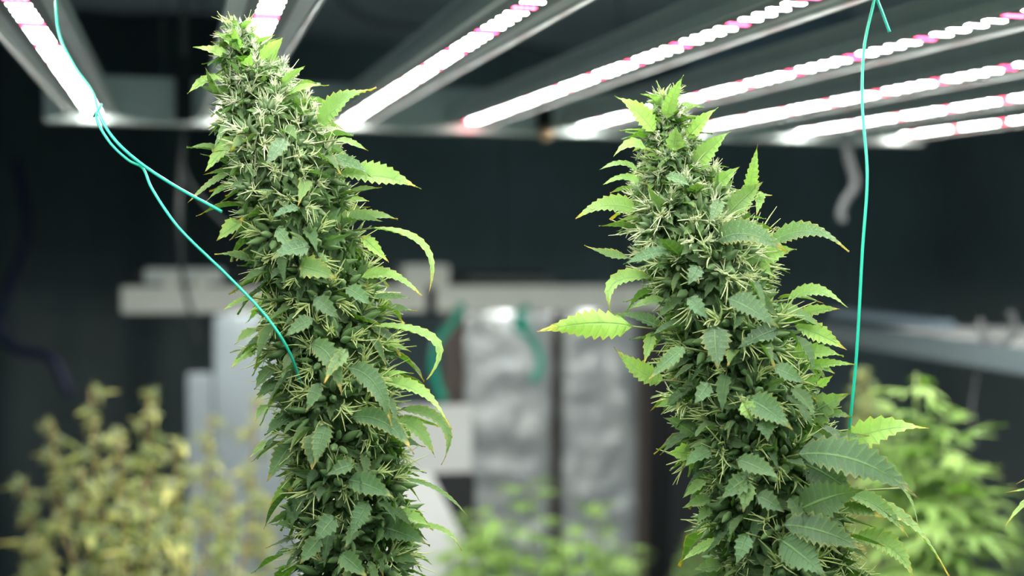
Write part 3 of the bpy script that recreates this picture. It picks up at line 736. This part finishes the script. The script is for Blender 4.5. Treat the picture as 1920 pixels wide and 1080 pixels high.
# black curtain on the left
def curtain(name, label, xa, xb, Y, seed, mat):
    bm = NB(); n = 120; cols = []
    for i in range(n+1):
        x = xa+(xb-xa)*i/n
        y = .03*math.sin(i*.21+seed)+.012*math.sin(i*.53+seed*2)
        cols.append((bm.verts.new((x-xa, y, 0)), bm.verts.new((x-xa, y*.8, 1.02*CEILZ-.05))))
    for a, b in zip(cols, cols[1:]):
        f = bm.faces.new((a[0], b[0], b[1], a[1])); f.smooth = True
    o = obj(name, bm, mat, None, Vector((xa, Y, 0)))
    so = o.modifiers.new('thickness', 'SOLIDIFY'); so.thickness = .004
    return tag(o, label, 'curtain')
curtain('curtain', 'black plastic curtain hanging in folds along the left background', -1.85, at_y(520, 500, 4.2).x, 4.2, 1, M_CURT)
# ventilation box below the ceiling
vx0, vx1, vz0, vz1 = rect(1290, 60, 1610, 150, 3.6)
o0 = Vector((vx0, 3.6, vz0))
tag(obj('ventilation_box', bx(0, vx1-vx0, 0, .4, 0, CEILZ-vz0, bev=.01), M_DUCT, None, o0), 'blue grey ventilation box below the ceiling between two lamp bars', 'vent')

# ------------------------------------------------------------------ blurred plants behind
def bushy(label, foot_px, D, branches, tone, yel, seed, leafL, nl=16, budp=True, spread=.03, mats=M_STEM, budtone=.5, frost=.15, toneR=.15, pale=0):
    rr = random.Random(seed); u = rr.uniform
    f = at(*foot_px, D); foot = Vector((f.x, f.y, 0))
    root = thing('cannabis_plant', label, 'plant', foot)
    pot(root, .10, .24)
    crown = Vector((f.x, f.y, max(.5, f.z-.05)))
    obj('stem', tube(NB(), [p-foot for p in catmull([foot+Vector((0, 0, .2)), foot.lerp(crown, .6)+Vector((.01, 0, 0)), crown], 5)], .009, 8), mats, root)
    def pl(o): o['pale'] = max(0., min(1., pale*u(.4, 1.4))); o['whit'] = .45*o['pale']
    for j, (bxp, byp, len_px, dd) in enumerate(branches):
        tip = at(bxp, byp, D+dd); low = tip-Vector((0, 0, len_px/F*D))+(crown-tip)*.12
        path = catmull([crown, crown.lerp(low, .6)+Vector((0, 0, -.02)), low, tip], 6)
        obj('branch', tube(NB(), [p-foot for p in path], [.005*(1-.7*i/len(path)) for i in range(len(path))], 6), mats, root)
        for k in range(nl):
            t = (k+.5)/nl; c = low.lerp(tip, t); a = k*2.4+j; h = Vector((math.cos(a), math.sin(a), 0))
            sc = 1-.45*t
            if budp: pl(place_bud(root, c+h*spread*.35*sc, h+Vector((0, 0, .8)), .020*sc*u(.8, 1.2), rr.randrange(99), tone=min(1, budtone+u(-.1, .1)), yellow=yel, frost=.2, pist=k % 2 == 0))
            d = (h+Vector((0, 0, u(-.4, .7)))).normalized()
            pl(place_leaf(root, (LBIG if leafL > .05 else LV)[rr.randrange(5)], c+h*spread*.4*sc, d, Vector((0, 0, 1))+h*u(0, 1), leafL*u(.6, 1.2)*sc, max(0, min(1, tone+u(-toneR, toneR))), min(1, max(0, yel+u(-.3, .2))), frost))
    return root
bushy('yellowing bushy cannabis plant out of focus at the lower left', (330, 1230), 1.75,
      [(170,728,190,0), (278,732,190,.05), (95,792,170,.1), (45,900,150,.02), (222,800,190,-.08), (330,822,170,-.05), (392,780,180,.08), (480,745,230,.12), (150,880,170,-.1), (270,900,160,-.15), (430,900,170,.0), (60,1010,120,.0), (200,1000,120,-.1), (345,985,140,-.1), (500,930,160,.15)],
      .80, .85, 31, .050, 9, True, .03, M_DRY, .85, .10, .25, 1.0)
bushy('bright green leafy cannabis plant out of focus at the right', (1760, 1250), 1.55,
      [(1718,700,200,0), (1680,770,150,.05), (1772,770,160,.0), (1800,850,170,-.05), (1700,860,160,.05), (1850,930,150,.0), (1745,960,140,-.05), (1690,1000,120,.0)],
      .9, .05, 37, .088, 17, False, .03, M_STEM, .5, .05, pale=.08)
bushy('brownish flowering cannabis stalk out of focus behind the straight green wire', (1620, 1230), 1.85,
      [(1622,692,330,0)], .55, .9, 41, .040, 34, True, .045, M_DRY, .6, pale=.5)
bushy('dull olive flowering cannabis plant low at the right behind the bright green one', (1850, 1290), 2.1,
      [(1800,845,300,0), (1900,960,220,.05), (1745,985,200,.05)], .35, .4, 43, .035, 18, True, .035, M_DRY, .45)
bushy('fresh green leafy cannabis plant out of focus between the two stalks', (990, 1260), 2.0,
      [(895,950,170,0), (935,975,150,-.05), (995,900,190,.0), (1120,940,180,.05), (1060,1000,140,.0), (860,1015,110,0), (1175,1020,110,.02), (960,1030,110,-.08), (900,1040,100,-.1)],
      .95, 0, 47, .088, 18, False, .035, M_STEM, .5, .05, pale=.08)
bushy('small dull green cannabis plant low at the left foot of the right stalk', (1300, 1270), 1.9,
      [(1312,985,150,0), (1285,1030,100,.05)], .5, .3, 53, .035, 14, True, .03, M_DRY, .5)
